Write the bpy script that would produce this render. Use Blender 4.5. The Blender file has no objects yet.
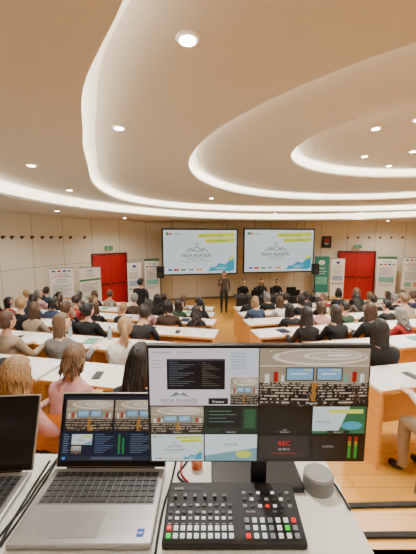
import bpy, bmesh, math, random
from mathutils import Matrix, Vector
random.seed(11)
S=bpy.context.scene
COL=S.collection
R=math.radians

# ---------------------------------------------------------------- materials
def lin(c):
    return tuple((x/12.92 if x<=0.04045 else ((x+0.055)/1.055)**2.4) for x in c)
MC={}
def mat(name,c,rough=.55,metal=0,emit=0,var=.08,scale=6,bump=0,srgb=True):
    if name in MC: return MC[name]
    m=bpy.data.materials.new(name); m.use_nodes=True
    nt=m.node_tree; b=nt.nodes['Principled BSDF']
    if srgb: c=lin(c)
    b.inputs['Roughness'].default_value=rough
    b.inputs['Metallic'].default_value=metal
    if emit>0:
        b.inputs['Base Color'].default_value=(c[0]*.1,c[1]*.1,c[2]*.1,1)
        b.inputs['Emission Color'].default_value=(*c,1)
        b.inputs['Emission Strength'].default_value=emit
    else:
        n=nt.nodes.new('ShaderNodeTexNoise'); n.inputs['Scale'].default_value=scale
        tc=nt.nodes.new('ShaderNodeTexCoord'); nt.links.new(tc.outputs['Object'],n.inputs['Vector'])
        r=nt.nodes.new('ShaderNodeValToRGB')
        r.color_ramp.elements[0].position=.3; r.color_ramp.elements[1].position=.7
        r.color_ramp.elements[0].color=(*[x*(1-var) for x in c],1)
        r.color_ramp.elements[1].color=(*[min(1,x*(1+var)) for x in c],1)
        nt.links.new(n.outputs['Fac'],r.inputs['Fac']); nt.links.new(r.outputs['Color'],b.inputs['Base Color'])
        if bump>0:
            bp=nt.nodes.new('ShaderNodeBump'); bp.inputs['Strength'].default_value=bump; bp.inputs['Distance'].default_value=.01
            nt.links.new(n.outputs['Fac'],bp.inputs['Height']); nt.links.new(bp.outputs['Normal'],b.inputs['Normal'])
    MC[name]=m; return m
def brickmat(name,c1,c2,cm,w,h,mortar,rough,use_uv,off=0.5,spec=None):
    m=bpy.data.materials.new(name); m.use_nodes=True; nt=m.node_tree; b=nt.nodes['Principled BSDF']
    tc=nt.nodes.new('ShaderNodeTexCoord'); br=nt.nodes.new('ShaderNodeTexBrick')
    nt.links.new(tc.outputs['UV' if use_uv else 'Object'],br.inputs['Vector'])
    br.offset=off; br.inputs['Color1'].default_value=(*lin(c1),1); br.inputs['Color2'].default_value=(*lin(c2),1)
    br.inputs['Mortar'].default_value=(*lin(cm),1); br.inputs['Scale'].default_value=1
    br.inputs['Brick Width'].default_value=w; br.inputs['Row Height'].default_value=h; br.inputs['Mortar Size'].default_value=mortar
    br.inputs['Mortar Smooth'].default_value=.1
    nt.links.new(br.outputs['Color'],b.inputs['Base Color']); b.inputs['Roughness'].default_value=rough
    MC[name]=m; return m
def woodmat(name,c,rough=.4):
    m=bpy.data.materials.new(name); m.use_nodes=True; nt=m.node_tree; b=nt.nodes['Principled BSDF']
    tc=nt.nodes.new('ShaderNodeTexCoord'); mp=nt.nodes.new('ShaderNodeMapping'); mp.inputs['Scale'].default_value=(2,2,22)
    n=nt.nodes.new('ShaderNodeTexNoise'); n.inputs['Scale'].default_value=3; n.inputs['Detail'].default_value=5
    r=nt.nodes.new('ShaderNodeValToRGB'); c=lin(c)
    r.color_ramp.elements[0].position=.3; r.color_ramp.elements[1].position=.7
    r.color_ramp.elements[0].color=(c[0]*.85,c[1]*.82,c[2]*.8,1); r.color_ramp.elements[1].color=(*[min(1,x*1.1) for x in c],1)
    nt.links.new(tc.outputs['Object'],mp.inputs['Vector']); nt.links.new(mp.outputs['Vector'],n.inputs['Vector'])
    nt.links.new(n.outputs['Fac'],r.inputs['Fac']); nt.links.new(r.outputs['Color'],b.inputs['Base Color'])
    b.inputs['Roughness'].default_value=rough; MC[name]=m; return m
def em(c,s=1.0):
    k='glow_%02x%02x%02x_%d'%(int(c[0]*255),int(c[1]*255),int(c[2]*255),int(s*100))
    return mat(k,c,.3,emit=s)

M_ceil=mat('ceiling_plaster',(.795,.765,.70),.85,var=.01)
M_cove=mat('cove_plaster',(.95,.94,.90),.8,var=.01)
M_led=mat('led_strip',(1,.97,.91),emit=30)
M_wall=brickmat('wall_panels',(.87,.84,.76),(.89,.86,.78),(.64,.60,.53),1.15,1.9,.011,.6,True,0)
M_floor=brickmat('parquet',(.84,.61,.25),(.88,.66,.30),(.68,.46,.18),1.2,.13,.003,.32,False)
M_wood=woodmat('orange_beech',(.86,.62,.31))
M_top=mat('cream_laminate',(.94,.92,.88),.35,var=.02)
M_desk=mat('white_laminate',(.90,.90,.88),.3,var=.02)
M_black=mat('black_plastic',(.05,.05,.055),.4)
M_blackm=mat('matte_black',(.06,.06,.065),.8)
M_grey=mat('grey_metal',(.55,.55,.56),.35,metal=.8)
M_silver=mat('silver_aluminium',(.64,.64,.65),.35,metal=.55)
M_dgrey=mat('dark_grey_plastic',(.16,.16,.17),.5)
M_red=mat('red_door_paint',(.68,.05,.07),.4,var=.03)
M_white=mat('white_paint',(.92,.92,.90),.5,var=.02)
M_paper=mat('white_paper',(.96,.96,.95),.8,var=.01)
M_rub=mat('black_rubber',(.07,.065,.06),.7,bump=.2,scale=40)
M_fabric=mat('grey_mesh_fabric',(.52,.52,.52),.9,var=.22,scale=300,bump=.3)
M_lens=mat('lamp_lens',(1,.96,.90),emit=40)

# ---------------------------------------------------------------- helpers
def dl(bm):
    l=bm.faces.layers.int.get('done')
    return l if l is not None else bm.faces.layers.int.new('done')
def mark(bm,mi):
    l=dl(bm)
    for f in bm.faces:
        if f[l]==0: f.material_index=mi; f[l]=1
def box(bm,c,s,mi=0,bev=0,M=None):
    dl(bm)
    vs=bmesh.ops.create_cube(bm,size=1)['verts']
    bmesh.ops.scale(bm,vec=s,verts=vs)
    bmesh.ops.translate(bm,vec=c,verts=vs)
    if M is not None: bmesh.ops.transform(bm,matrix=M,verts=vs)
    if bev>0:
        es=list({e for v in vs for e in v.link_edges})
        bmesh.ops.bevel(bm,geom=es,offset=bev,segments=2,profile=.5,affect='EDGES')
    mark(bm,mi)
def cyl(bm,a,b,r1,r2=None,mi=0,seg=16):
    a=Vector(a); b=Vector(b); d=b-a
    if r2 is None: r2=r1
    M=Matrix.Translation((a+b)/2) @ d.to_track_quat('Z','Y').to_matrix().to_4x4()
    bmesh.ops.create_cone(bm,cap_ends=True,segments=seg,radius1=r1,radius2=r2,depth=d.length,matrix=M)
    mark(bm,mi)
def ball(bm,c,s,mi=0,sub=2,M=None):
    dl(bm)
    vs=bmesh.ops.create_icosphere(bm,subdivisions=sub,radius=1)['verts']
    bmesh.ops.scale(bm,vec=s,verts=vs); bmesh.ops.translate(bm,vec=c,verts=vs)
    if M is not None: bmesh.ops.transform(bm,matrix=M,verts=vs)
    mark(bm,mi)
def tag(o,label=None,cat=None,group=None,kind=None):
    if label: o['label']=label
    if cat: o['category']=cat
    if group: o['group']=group
    if kind: o['kind']=kind
def obj(name,data,parent=None,loc=(0,0,0),rot=(0,0,0),**k):
    o=bpy.data.objects.new(name,data); COL.objects.link(o)
    o.location=loc; o.rotation_euler=rot
    if parent: o.parent=parent
    tag(o,**k); return o
def mesh(bm,name,mats,smooth=False):
    me=bpy.data.meshes.new(name); bm.to_mesh(me); bm.free()
    for m in mats: me.materials.append(m)
    if smooth:
        for p in me.polygons: p.use_smooth=True
    return me
def empty(name,loc=(0,0,0),rz=0,**k):
    o=obj(name,None,None,loc,(0,0,rz),**k); o.empty_display_size=.1; return o
def clone(o,loc,rz=None,**k):
    n=o.copy(); COL.objects.link(n); n.location=loc
    if rz is not None: n.rotation_euler=(0,0,rz)
    for c in o.children:
        cc=c.copy(); COL.objects.link(cc); cc.parent=n
        for g in c.children:
            gg=g.copy(); COL.objects.link(gg); gg.parent=cc
    tag(n,**k); return n
def tube(name,pts,r,m,parent=None,**k):
    cu=bpy.data.curves.new(name,'CURVE'); cu.dimensions='3D'; cu.bevel_depth=r; cu.bevel_resolution=2; cu.resolution_u=8
    sp=cu.splines.new('NURBS'); sp.points.add(len(pts)-1)
    for i,p in enumerate(pts): sp.points[i].co=(*p,1)
    sp.use_endpoint_u=True; sp.order_u=3
    t=bpy.data.objects.new('t',cu); COL.objects.link(t); bpy.context.view_layer.update()
    me=bpy.data.meshes.new_from_object(t.evaluated_get(bpy.context.evaluated_depsgraph_get()))
    bpy.data.objects.remove(t); me.materials.clear(); me.materials.append(m)
    return obj(name,me,parent,**k)
def textmesh(s,size,align='LEFT'):
    cu=bpy.data.curves.new('tx','FONT'); cu.body=s; cu.size=size; cu.align_x=align; cu.resolution_u=2
    t=bpy.data.objects.new('t',cu); COL.objects.link(t); bpy.context.view_layer.update()
    me=bpy.data.meshes.new_from_object(t.evaluated_get(bpy.context.evaluated_depsgraph_get()))
    bpy.data.objects.remove(t); return me

# flat picture made of real coloured shapes, faces -Y; coordinates 0..1, y downwards
def canvas(name,W,H,items,parent,loc,rot=(0,0,0),es=1.0,lay=.0004,lit=False,label=None):
    bm=bmesh.new(); mats=[]; idx={}
    def mi(c):
        k=tuple(round(x,2) for x in c)
        if k not in idx:
            idx[k]=len(mats)
            mats.append(mat('print_%02x%02x%02x'%tuple(int(x*255) for x in k),k,.6,var=.01) if lit else em(k,es))
        return idx[k]
    dl(bm)
    for i,it in enumerate(items):
        y=-lay*i
        X=lambda u:(u-.5)*W
        Z=lambda v:(.5-v)*H
        nf=len(bm.faces)
        if it[0]=='r':
            _,a,b,c,d,co=it
            vs=[bm.verts.new((X(a),y,Z(d))),bm.verts.new((X(c),y,Z(d))),bm.verts.new((X(c),y,Z(b))),bm.verts.new((X(a),y,Z(b)))]
            bm.faces.new(vs)
        elif it[0]=='p':
            vs=[bm.verts.new((X(a),y,Z(b))) for a,b in it[1]]
            f=bm.faces.new(vs); f.normal_update()
            if f.normal.y>0: f.normal_flip()
            co=it[2]
        elif it[0]=='e':
            _,a,b,rx,ry,co=it
            vs=[bm.verts.new((X(a)+rx*W*math.cos(t*math.pi/8),y,Z(b)+ry*H*math.sin(t*math.pi/8))) for t in range(16)]
            f=bm.faces.new(vs); f.normal_update()
            if f.normal.y>0: f.normal_flip()
        else:
            _,a,b,sz,co,s=it[:6]; al=it[6] if len(it)>6 else 'LEFT'
            me=textmesh(s,sz*H,al)
            me.transform(Matrix.Translation((X(a),y,Z(b)))@Matrix.Rotation(R(90),4,'X'))
            bm.from_mesh(me); bpy.data.meshes.remove(me)
        bm.faces.ensure_lookup_table(); q=mi(co)
        for j in range(nf,len(bm.faces)): bm.faces[j].material_index=q
    return obj(name,mesh(bm,name,mats),parent,loc,rot,label=label)

def sub(items,x0,y0,x1,y1):
    out=[]; w=x1-x0; h=y1-y0
    for it in items:
        if it[0]=='r': out.append(('r',x0+it[1]*w,y0+it[2]*h,x0+it[3]*w,y0+it[4]*h,it[5]))
        elif it[0]=='p': out.append(('p',[(x0+a*w,y0+b*h) for a,b in it[1]],it[2]))
        elif it[0]=='e': out.append(('e',x0+it[1]*w,y0+it[2]*h,it[3]*w,it[4]*h,it[5]))
        else: out.append(('t',x0+it[1]*w,y0+it[2]*h,it[3]*h,*it[4:]))
    return out
def slide():
    W=(.82,.87,.88); dk=(.22,.25,.28); ye=(.84,.88,.20); cy=(.16,.60,.72); gr=(.20,.52,.30); lg=(.42,.46,.50)
    def stroke(p,w,c):
        return [('p',[(p[i][0]-w*.3,p[i][1]+w),(p[i][0],p[i][1]-w),(p[i+1][0],p[i+1][1]-w),(p[i+1][0]+w*.3,p[i+1][1]+w)],c) for i in range(len(p)-1)]
    t1=('t',.44,.61,.095,dk,'RADA MLÁDEŽE','CENTER')
    t2=('t',.442,.611,.095,dk,'RADA MLÁDEŽE','CENTER')
    return [('r',0,0,1,1,W),
      ('e',.055,.085,.022,.035,gr),('p',[(.07,.11),(.10,.05),(.12,.11)],(.75,.2,.18)),('t',.13,.11,.065,gr,'mládež'),
      ('p',[(.46,.08),(.97,.055),(.97,.15),(.46,.175)],ye),('t',.49,.146,.056,dk,'MLADÍ ĽUDIA V KRAJI'),
      ('p',[(.56,.20),(.97,.18),(.97,.28),(.56,.30)],ye),('t',.58,.264,.050,dk,'ŽILINA  KONFERENCIA')]+\
      stroke([(.29,.50),(.36,.42),(.39,.46),(.45,.37),(.50,.45),(.54,.42),(.60,.50)],.012,lg)+stroke([(.34,.50),(.40,.46),(.45,.49),(.50,.46),(.55,.50)],.009,lg)+[
      ('e',.44,.31,.018,.030,lg),('e',.44,.31,.010,.018,W),
      t1,t2,
      ('t',.44,.67,.05,gr,'ŽILINSKÉHO KRAJA','CENTER'),
      ('r',.22,.705,.66,.712,(.45,.5,.5)),
      ('r',.04,.86,.56,.95,(.90,.92,.92)),('r',.06,.88,.11,.93,(.2,.35,.7)),('r',.13,.88,.20,.93,(.75,.2,.2)),('r',.23,.885,.30,.925,gr),('r',.33,.885,.40,.925,(.5,.5,.55)),('r',.43,.885,.52,.925,(.85,.6,.2)),
      ('p',[(.60,.95),(.63,.86),(.70,.85),(.76,.76),(.84,.80),(.90,.70),(.97,.66),(.97,.92),(.90,.96),(.76,.93)],cy),
      ('e',.80,.87,.08,.04,(.32,.70,.80)),('t',.70,.90,.055,(.95,.97,.98),'workshop'),
      ('p',[(.86,.68),(.96,.58),(.94,.70)],ye)]
def hall(seed=1,small=False):
    rr=random.Random(seed)
    it=[('r',0,0,1,1,(.68,.61,.52)),('r',0,.0,.30,.30,(.64,.57,.48)),('e',.55,.15,.44,.14,(.90,.85,.78)),('e',.565,.14,.41,.115,(.74,.67,.59)),
        ('e',.66,.13,.27,.07,(.92,.88,.82)),('e',.67,.125,.24,.052,(.78,.71,.63)),('e',.72,.12,.12,.02,(.93,.90,.85)),('r',0,.31,1,.60,(.60,.54,.45)),('r',0,.295,1,.31,(.90,.84,.76)),
        ('r',.13,.40,.17,.58,(.62,.1,.1)),('r',.85,.40,.89,.58,(.62,.1,.1)),
        ('r',.24,.33,.50,.56,(.06,.07,.09)),('r',.52,.33,.76,.56,(.06,.07,.09)),
        ('r',.25,.345,.49,.545,(.50,.68,.82)),('r',.53,.345,.75,.545,(.50,.68,.82)),
        ('r',.29,.43,.44,.45,(.88,.93,.96)),('r',.57,.43,.70,.45,(.88,.93,.96)),('r',.40,.36,.48,.38,(.85,.85,.4)),('r',.66,.36,.74,.38,(.85,.85,.4)),
        ('r',.05,.44,.09,.6,(.85,.87,.85)),('r',.20,.46,.225,.58,(.85,.87,.85)),('r',.78,.45,.81,.58,(.4,.65,.6)),('r',.92,.44,.96,.6,(.85,.87,.85)),
        ('r',0,.60,1,1,(.27,.20,.13)),('p',[(.48,.6),(.53,.6),(.60,1),(.46,1)],(.62,.43,.20))]
    for j in range(7): it.append(('e',.1+.13*j,.05+.03*((j*5)%4),.006,.010,(.98,.96,.92)))
    n=5 if small else 8
    for k in range(n):
        y=.61+.39*(k/n)**1.25
        it.append(('p',[(.01,y-.015),(.47,y),(.47,y+.012+.012*k/n),(.01,y-.003+.012*k/n)],(.78,.73,.65))); it.append(('p',[(.54,y),(.99,y-.015),(.99,y-.003+.012*k/n),(.54,y+.012+.012*k/n)],(.78,.73,.65)))
        m=16 if small else 30
        for j in range(m):
            x=rr.random(); 
            if .475<x<.53: continue
            c=rr.choice([(.07,.06,.07),(.10,.08,.08),(.16,.12,.10),(.07,.07,.09),(.3,.22,.17)])
            s=(.007+.009*k/n)*rr.uniform(.8,1.2); yy=y+rr.uniform(-.012,.012)
            it.append(('e',x,yy+.05,s*1.7,s*3,rr.choice([(.08,.08,.09),(.12,.11,.12),(.10,.09,.10),(.35,.32,.30)]))); it.append(('e',x,yy,s,s*2.0,c))
    return it

# ---------------------------------------------------------------- room shell
CX,CY,A,B,NN=3.2,5.2,9.0,8.8,2.6
def wallpt(t,off=0):
    c,s=math.cos(t),math.sin(t)
    return (CX+(A-off)*math.copysign(abs(c)**(2/NN),c), CY+(B-off)*math.copysign(abs(s)**(2/NN),s))
def wall_x(y,side,off=0):
    q=1-min(1,abs((y-CY)/(B-off)))**NN
    return CX+side*(A-off)*q**(1/NN)
def wall_y(x,off=0):
    q=max(0,1-abs((x-CX)/(A-off))**NN)
    return CY+(B-off)*q**(1/NN)
N=192
def wall_ring(name,z0,z1,off,m,lab):
    bm=bmesh.new(); uv=bm.loops.layers.uv.new('UVMap')
    pts=[wallpt(2*math.pi*i/N,off) for i in range(N+1)]
    u=[0]
    for i in range(N): u.append(u[-1]+math.dist(pts[i],pts[i+1]))
    lo=[bm.verts.new((*p,z0)) for p in pts]; hi=[bm.verts.new((*p,z1)) for p in pts]
    for i in range(N):
        f=bm.faces.new((lo[i+1],lo[i],hi[i],hi[i+1]))
        for l,(uu,vv) in zip(f.loops,((u[i+1],z0),(u[i],z0),(u[i],z1),(u[i+1],z1))): l[uv].uv=(uu,vv)
    return obj(name,mesh(bm,name,[m],True),kind='structure',label=lab)
wall_ring('wall_curved',-.02,3.52,0,M_wall,'curved beige panelled auditorium wall')
wall_ring('baseboard_curved',0,.09,.015,mat('skirting',(.45,.38,.3),.5),'low dark skirting along the curved wall')

PT=1.12; NR=6; VC=.45; VS=.21
TZ=[.78-.13*k for k in range(NR)]
YP0=[1.76+PT*k for k in range(NR)]
ANG=math.atan(VS)
def rowy(k,x): return YP0[k]+VS*abs(x-VC)
def rowrz(x): return -ANG if x<VC else ANG
bm=bmesh.new(); 
xs=[CX-A+.001+ i*(2*A-.002)/90 for i in range(91)]; xs=sorted(xs+[VC])
zs=[1.2]+TZ+[0.0]
def ye(i,x):
    return 1.36 if i==1 else YP0[i-2]+.84+VS*abs(x-VC)
def col(x):
    y0=2*CY-wall_y(x)-.01; y1=wall_y(x)+.01; out=[(y0,zs[0])]
    for i in range(1,len(zs)):
        e=min(max(ye(i,x),y0),y1); out+=[(e,zs[i-1]),(e,zs[i])]
    out.append((y1,zs[-1])); return [bm.verts.new((x,y,z)) for y,z in out]
pc=None
for x in xs:
    c=col(x)
    if pc:
        for i in range(len(c)-1): bm.faces.new((pc[i],c[i],c[i+1],pc[i+1]))
    pc=c
obj('floor',mesh(bm,'floor',[M_floor]),kind='structure',label='stepped orange wood parquet auditorium floor')

bm=bmesh.new(); box(bm,(1.95,1.45,.98),(2.8,.36,.44),0)
obj('trim_1',mesh(bm,'trim_1',[M_floor]),kind='structure',label='raised parquet landing beside the desk')
for i,(y,x0,x1) in enumerate([(1.585,.62,2.6),(1.42,.75,2.6)]):
    bm=bmesh.new(); box(bm,((x0+x1)/2,0,.008),(x1-x0,.035,.016),0,.006)
    obj('floor_cable_cover',mesh(bm,'cc',[M_rub]),loc=(0,y,1.2),rot=(0,0,R(1.5-1.0*i)),label='long black rubber cable cover on the parquet landing',cat='cable cover',group='floor cable covers')

# ceiling: nested loops sampled by angle about one centre
CC=(3.5,5.3)
def polar_loop(pts,smooth=True):
    P=sorted([(math.atan2(y-CC[1],x-CC[0])%(2*math.pi),math.hypot(x-CC[0],y-CC[1])) for x,y in pts])
    n=len(P); out=[]
    for i in range(N):
        t=2*math.pi*i/N
        j=max([k for k in range(n) if P[k][0]<=t],default=n-1)
        def g(k): 
            q,w=divmod(k,n); return (P[w][0]+2*math.pi*q,P[w][1])
        if t<P[0][0]: j=-1
        p0,p1,p2,p3=g(j-1),g(j),g(j+1),g(j+2)
        s=(t-p1[0])/(p2[0]-p1[0]) if p2[0]!=p1[0] else 0
        if smooth:
            m1=(p2[1]-p0[1])/(p2[0]-p0[0])*(p2[0]-p1[0]); m2=(p3[1]-p1[1])/(p3[0]-p1[0])*(p2[0]-p1[0])
            r=(2*s**3-3*s*s+1)*p1[1]+(s**3-2*s*s+s)*m1+(-2*s**3+3*s*s)*p2[1]+(s**3-s*s)*m2
        else: r=p1[1]*(1-s)+p2[1]*s
        out.append((t,r))
    return out
def elp(cx,cy,a,b): return [(cx+a*math.cos(2*math.pi*i/400),cy+b*math.sin(2*math.pi*i/400)) for i in range(400)]
E=[polar_loop(elp(3.2,5.4,6.6,6.6),False),
   polar_loop([(-.30,1.25),(-.75,1.95),(-1.15,2.9),(-1.65,4.3),(-2.15,6.2),(-2.1,8.0),(-1.2,9.6),(.6,10.6),(3.4,11.0),(6.4,10.6),(8.8,8.8),(9.3,6),(9.0,3),(7.2,.4),(4.5,-.6),(2.0,-.5),(.4,.2)]),
   polar_loop(elp(3.9,5.0,4.2,4.1),False),
   polar_loop(elp(4.0,4.5,2.75,2.1),False)]
WL=polar_loop([wallpt(2*math.pi*i/400,-.02) for i in range(400)],False)
ZC=[3.5,3.72,3.91,4.07,4.23]
def ring(L,off): return [(CC[0]+(r+off)*math.cos(t),CC[1]+(r+off)*math.sin(t)) for t,r in L]
bm=bmesh.new()
loops=[(ring(WL,0),ZC[0],0)]
for k,e in enumerate(E):
    z=ZC[k]; L=lambda off:ring(e,off)
    h=.045 if k<2 else .03
    loops+=[(L(0),z,0),(L(0),z+h,1),(L(.015),z+h,1),(L(.015),z+.012,1),(L(.24),z+.012,1),(L(.24),ZC[k+1]-.05,1),(L(.19),ZC[k+1],1),(L(-.12),ZC[k+1],1)]
pl=None
for pts,z,mi in loops:
    vs=[bm.verts.new((*p,z)) for p in pts]
    if pl:
        for i in range(N):
            f=bm.faces.new((pl[i],pl[(i+1)%N],vs[(i+1)%N],vs[i])); f.material_index=mi
    pl=vs
f=bm.faces.new(pl); f.material_index=0
bmesh.ops.recalc_face_normals(bm,faces=bm.faces[:])
obj('ceiling',mesh(bm,'ceiling',[M_ceil,M_cove]),kind='structure',label='stepped plaster ceiling with nested oval coves')
for k,e in enumerate(E):
    bm=bmesh.new(); z=ZC[k]+.016
    q=[]
    o0=.08 if k<2 else .035
    for off,zz in ((o0,z),(o0+.05,z),(o0+.05,z+.012),(o0,z+.012)):
        q.append([bm.verts.new((*p,zz)) for p in ring(e,off)])
    for j in range(4):
        for i in range(N): bm.faces.new((q[j][i],q[j][(i+1)%N],q[(j+1)%4][(i+1)%N],q[(j+1)%4][i]))
    bmesh.ops.recalc_face_normals(bm,faces=bm.faces[:])
    obj('cove_light',mesh(bm,'cl',[M_led]),label='warm white light strip hidden in oval ceiling cove',cat='light',group='cove light strips')

# downlights; besides the observed ones, extra lamps are added to light the hall
def downlight():
    e=empty('downlight',label='small round recessed warm ceiling downlight',cat='ceiling light',group='recessed ceiling downlights')
    bm=bmesh.new()
    cyl(bm,(0,0,-.012),(0,0,0),.062,.07,0,32); obj('trim_ring',mesh(bm,'tr',[M_white]),e)
    bm=bmesh.new(); cyl(bm,(0,0,-.016),(0,0,-.01),.045,.045,0,32); obj('lens',mesh(bm,'ln',[M_lens]),e)
    l=bpy.data.lights.new('lamp','SPOT'); l.energy=200; l.color=(1,.965,.90); l.spot_size=R(155); l.spot_blend=.8; l.shadow_soft_size=.06
    obj('lamp',l,e,(0,0,-.03)); return e
D0=downlight(); first=True
pos=[(-.114,1.84,3.91),(-.90,3.2,3.91),(.1,8.6,3.91),(7.6,8.0,3.91),(8.3,5,3.91),(2.0,.3,3.91),(5,.2,3.91),
     (-2.24,3.95,3.72),(-2.66,5.93,3.72),(2.5,11.35,3.72),(5.6,11.2,3.72),
     (2.20,4.15,4.23),(2.55,3.85,4.23),(2.75,5.5,4.23),(3.4,5.2,4.23),(3.6,6.2,4.23),(4.9,5.2,4.23),(5.3,3.9,4.23),
     (-3.9,7.9,3.5),(-2.9,10.6,3.5),(7.2,12.2,3.5)]
for p in pos:
    if first: D0.location=p; first=False
    else: clone(D0,p)

# doors
def door(n,x,rz,lab,k=1.0):
    y=wall_y(x)-.05
    e=obj('door_%d'%n,None,None,(x,y,0),(0,0,rz),kind='structure',label=lab); e.scale=(k,1,1)
    bm=bmesh.new()
    for s in (-1,1): box(bm,(s*.80,0,1.08),(.07,.12,2.16),0,.005)
    box(bm,(0,0,2.19),(1.67,.12,.07),0,.005)
    obj('door_frame',mesh(bm,'df',[mat('dark_frame',(.40,.06,.07),.5)]),e)
    for s in (-1,1):
        bm=bmesh.new(); box(bm,(s*.385,-.01,1.07),(.76,.05,2.13),0,.006)
        l=obj('door_leaf',mesh(bm,'dl',[M_red]),e)
        bm=bmesh.new(); box(bm,(s*.37,-.07,1.02),(.6,.025,.035),0,.006)
        for q in (.1,.64): box(bm,(s*q,-.045,1.02),(.05,.05,.06),0,.005)
        obj('push_bar',mesh(bm,'pb',[M_blackm]),l)
    return e
def tang(x):
    d=.05; return math.atan2(wall_y(x+d)-wall_y(x-d),2*d)
door(1,-3.85,tang(-3.85),'red double door with black push bars in curved wall',.9)
door(2,6.75,tang(6.75),'red double door with black push bars in curved wall',.95)
for x in (-3.85,6.75):
    bm=bmesh.new(); box(bm,(0,0,0),(.34,.04,.16),0,.005)
    e=obj('exit_sign',mesh(bm,'es',[M_white]),loc=(x,wall_y(x)-.1,2.42),rot=(0,0,tang(x)),label='small green emergency exit sign above red door',cat='sign',group='emergency exit signs')
    canvas('sign_face',.32,.14,[('r',0,0,1,1,(.05,.55,.3)),('e',.35,.28,.05,.11,(1,1,1)),('p',[(.3,.4),(.42,.4),(.46,.65),(.38,.9),(.3,.88),(.34,.65)],(1,1,1)),('p',[(.6,.4),(.85,.5),(.6,.65)],(1,1,1))],e,(0,-.022,0),es=.6,lay=.001)

def hook():
    bm=bmesh.new(); cyl(bm,(0,0,0),(0,-.03,0),.05,.045,0,20); cyl(bm,(0,-.03,0),(0,-.08,.02),.014,.02,0,10)
    ball(bm,(0,-.085,.022),(.024,.02,.024),0,2)
    return mesh(bm,'hook',[mat('dark_bronze',(.25,.18,.12),.4)],False)
HM=hook()
def wall_at(px,off=.0):
    lo,hi=2.0,16.0
    s=(px-208)/300/.995
    for _ in range(40):
        m=(lo+hi)/2; x=s*m
        if abs((x-CX)/A)**NN+abs((m-CY)/B)**NN<1: lo=m
        else: hi=m
    x=s*lo
    nx=NN*math.copysign(abs((x-CX)/A)**(NN-1),x-CX)/A; ny=NN*math.copysign(abs((lo-CY)/B)**(NN-1),lo-CY)/B
    l=math.hypot(nx,ny); nx/=l; ny/=l
    return x-nx*off,lo-ny*off,math.atan2(-nx,ny)
for px in (5,14,24,34,44,53,62,72,86,346,356,367,378,389,400):
    x,y,r=wall_at(px)
    obj('wall_hook',HM,loc=(x,y,2.82),rot=(0,0,r),label='small round dark fitting on the beige wall panel',cat='wall hook',group='round wall fittings')

# ---------------------------------------------------------------- projection screens
def proj(xa,ya,xb,yb,z0,z1,lab):
    cx,cy=(xa+xb)/2,(ya+yb)/2; w=math.dist((xa,ya),(xb,yb)); h=z1-z0; rz=math.atan2(yb-ya,xb-xa)
    e=empty('projection_screen',(cx,cy,z0),rz,label=lab,cat='screen',group='large projection screens')
    bm=bmesh.new(); box(bm,(0,.03,h/2),(w,.05,h),0,.01); obj('frame',mesh(bm,'fr',[M_blackm]),e)
    canvas('slide_surface',w-.12,h-.12,slide(),e,(0,-.002,h/2),es=.95,lay=.0012)
    for s in (-1,1):
        bm=bmesh.new(); cyl(bm,(s*w*.35,.03,h-.01),(s*w*.35,.03,3.505-z0),.012); obj('hanging_rod',mesh(bm,'hr',[M_grey]),e)
proj(-1.78,11.6,1.2,12.15,1.34,3.17,'large black-framed projection screen showing a conference slide')
proj(1.43,12.2,4.5,12.75,1.36,3.19,'large black-framed projection screen showing a conference slide')

def pa():
    e=empty('loudspeaker',label='black loudspeaker on a tripod stand beside the screens',cat='speaker',group='tripod loudspeakers')
    bm=bmesh.new(); box(bm,(0,0,1.55),(.26,.25,.42),0,.02); obj('cabinet',mesh(bm,'cb',[M_blackm]),e)
    bm=bmesh.new(); cyl(bm,(0,-.12,1.48),(0,-.135,1.48),.09,.09,0,24); cyl(bm,(0,-.12,1.66),(0,-.135,1.66),.045,.045,0,20); obj('driver',mesh(bm,'dr',[M_dgrey]),e)
    bm=bmesh.new(); cyl(bm,(0,0,.3),(0,0,1.36),.018); obj('pole',mesh(bm,'po',[M_black]),e)
    for k in range(3):
        a=k*2.094+.5
        bm=bmesh.new(); cyl(bm,(0,0,.7),(.42*math.cos(a),.42*math.sin(a),.0),.012); obj('leg',mesh(bm,'lg',[M_black]),e)
    return e
P=pa(); P.location=(-1.75,11.0,0); clone(P,(4.38,12.2,0))

def banner(x,y,rz,h,w,items,lab):
    e=empty('rollup_banner',(x,y,0),rz,label=lab,cat='banner',group='roll-up banners by the wall')
    bm=bmesh.new(); box(bm,(0,0,.04),(w,.1,.08),0,.015)
    for s in (-1,1): box(bm,(s*w*.35,0,.01),(.05,.2,.02),0,.005)
    obj('base',mesh(bm,'bs',[M_grey]),e)
    bm=bmesh.new(); cyl(bm,(0,.03,.05),(0,.03,h),.01); obj('pole',mesh(bm,'po',[M_grey]),e)
    bm=bmesh.new(); box(bm,(0,0,(h+.08)/2),(w,.004,h-.08),0); box(bm,(0,0,h),(w,.025,.03),1,.005)
    obj('fabric',mesh(bm,'fb',[M_white,M_grey]),e)
    canvas('print',w-.01,h-.12,items,e,(0,-.004,(h+.08)/2),lit=True,lay=.0012)
Wt=(.95,.95,.94); G=(.15,.50,.30); T=(.15,.52,.48); K=(.20,.21,.23); RD=(.75,.15,.15); BL=(.12,.28,.60); GY=(.55,.57,.57)
def lines(y0,n,st=.028):
    return [('r',.1,y0+i*st,.9-.12*((i*7)%3),y0+i*st+.009,GY) for i in range(n)]
def logos(y): return [('r',.1,y,.26,y+.035,G),('r',.34,y,.48,y+.035,RD),('r',.56,y,.70,y+.035,BL),('r',.76,y,.9,y+.035,GY)]
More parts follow.
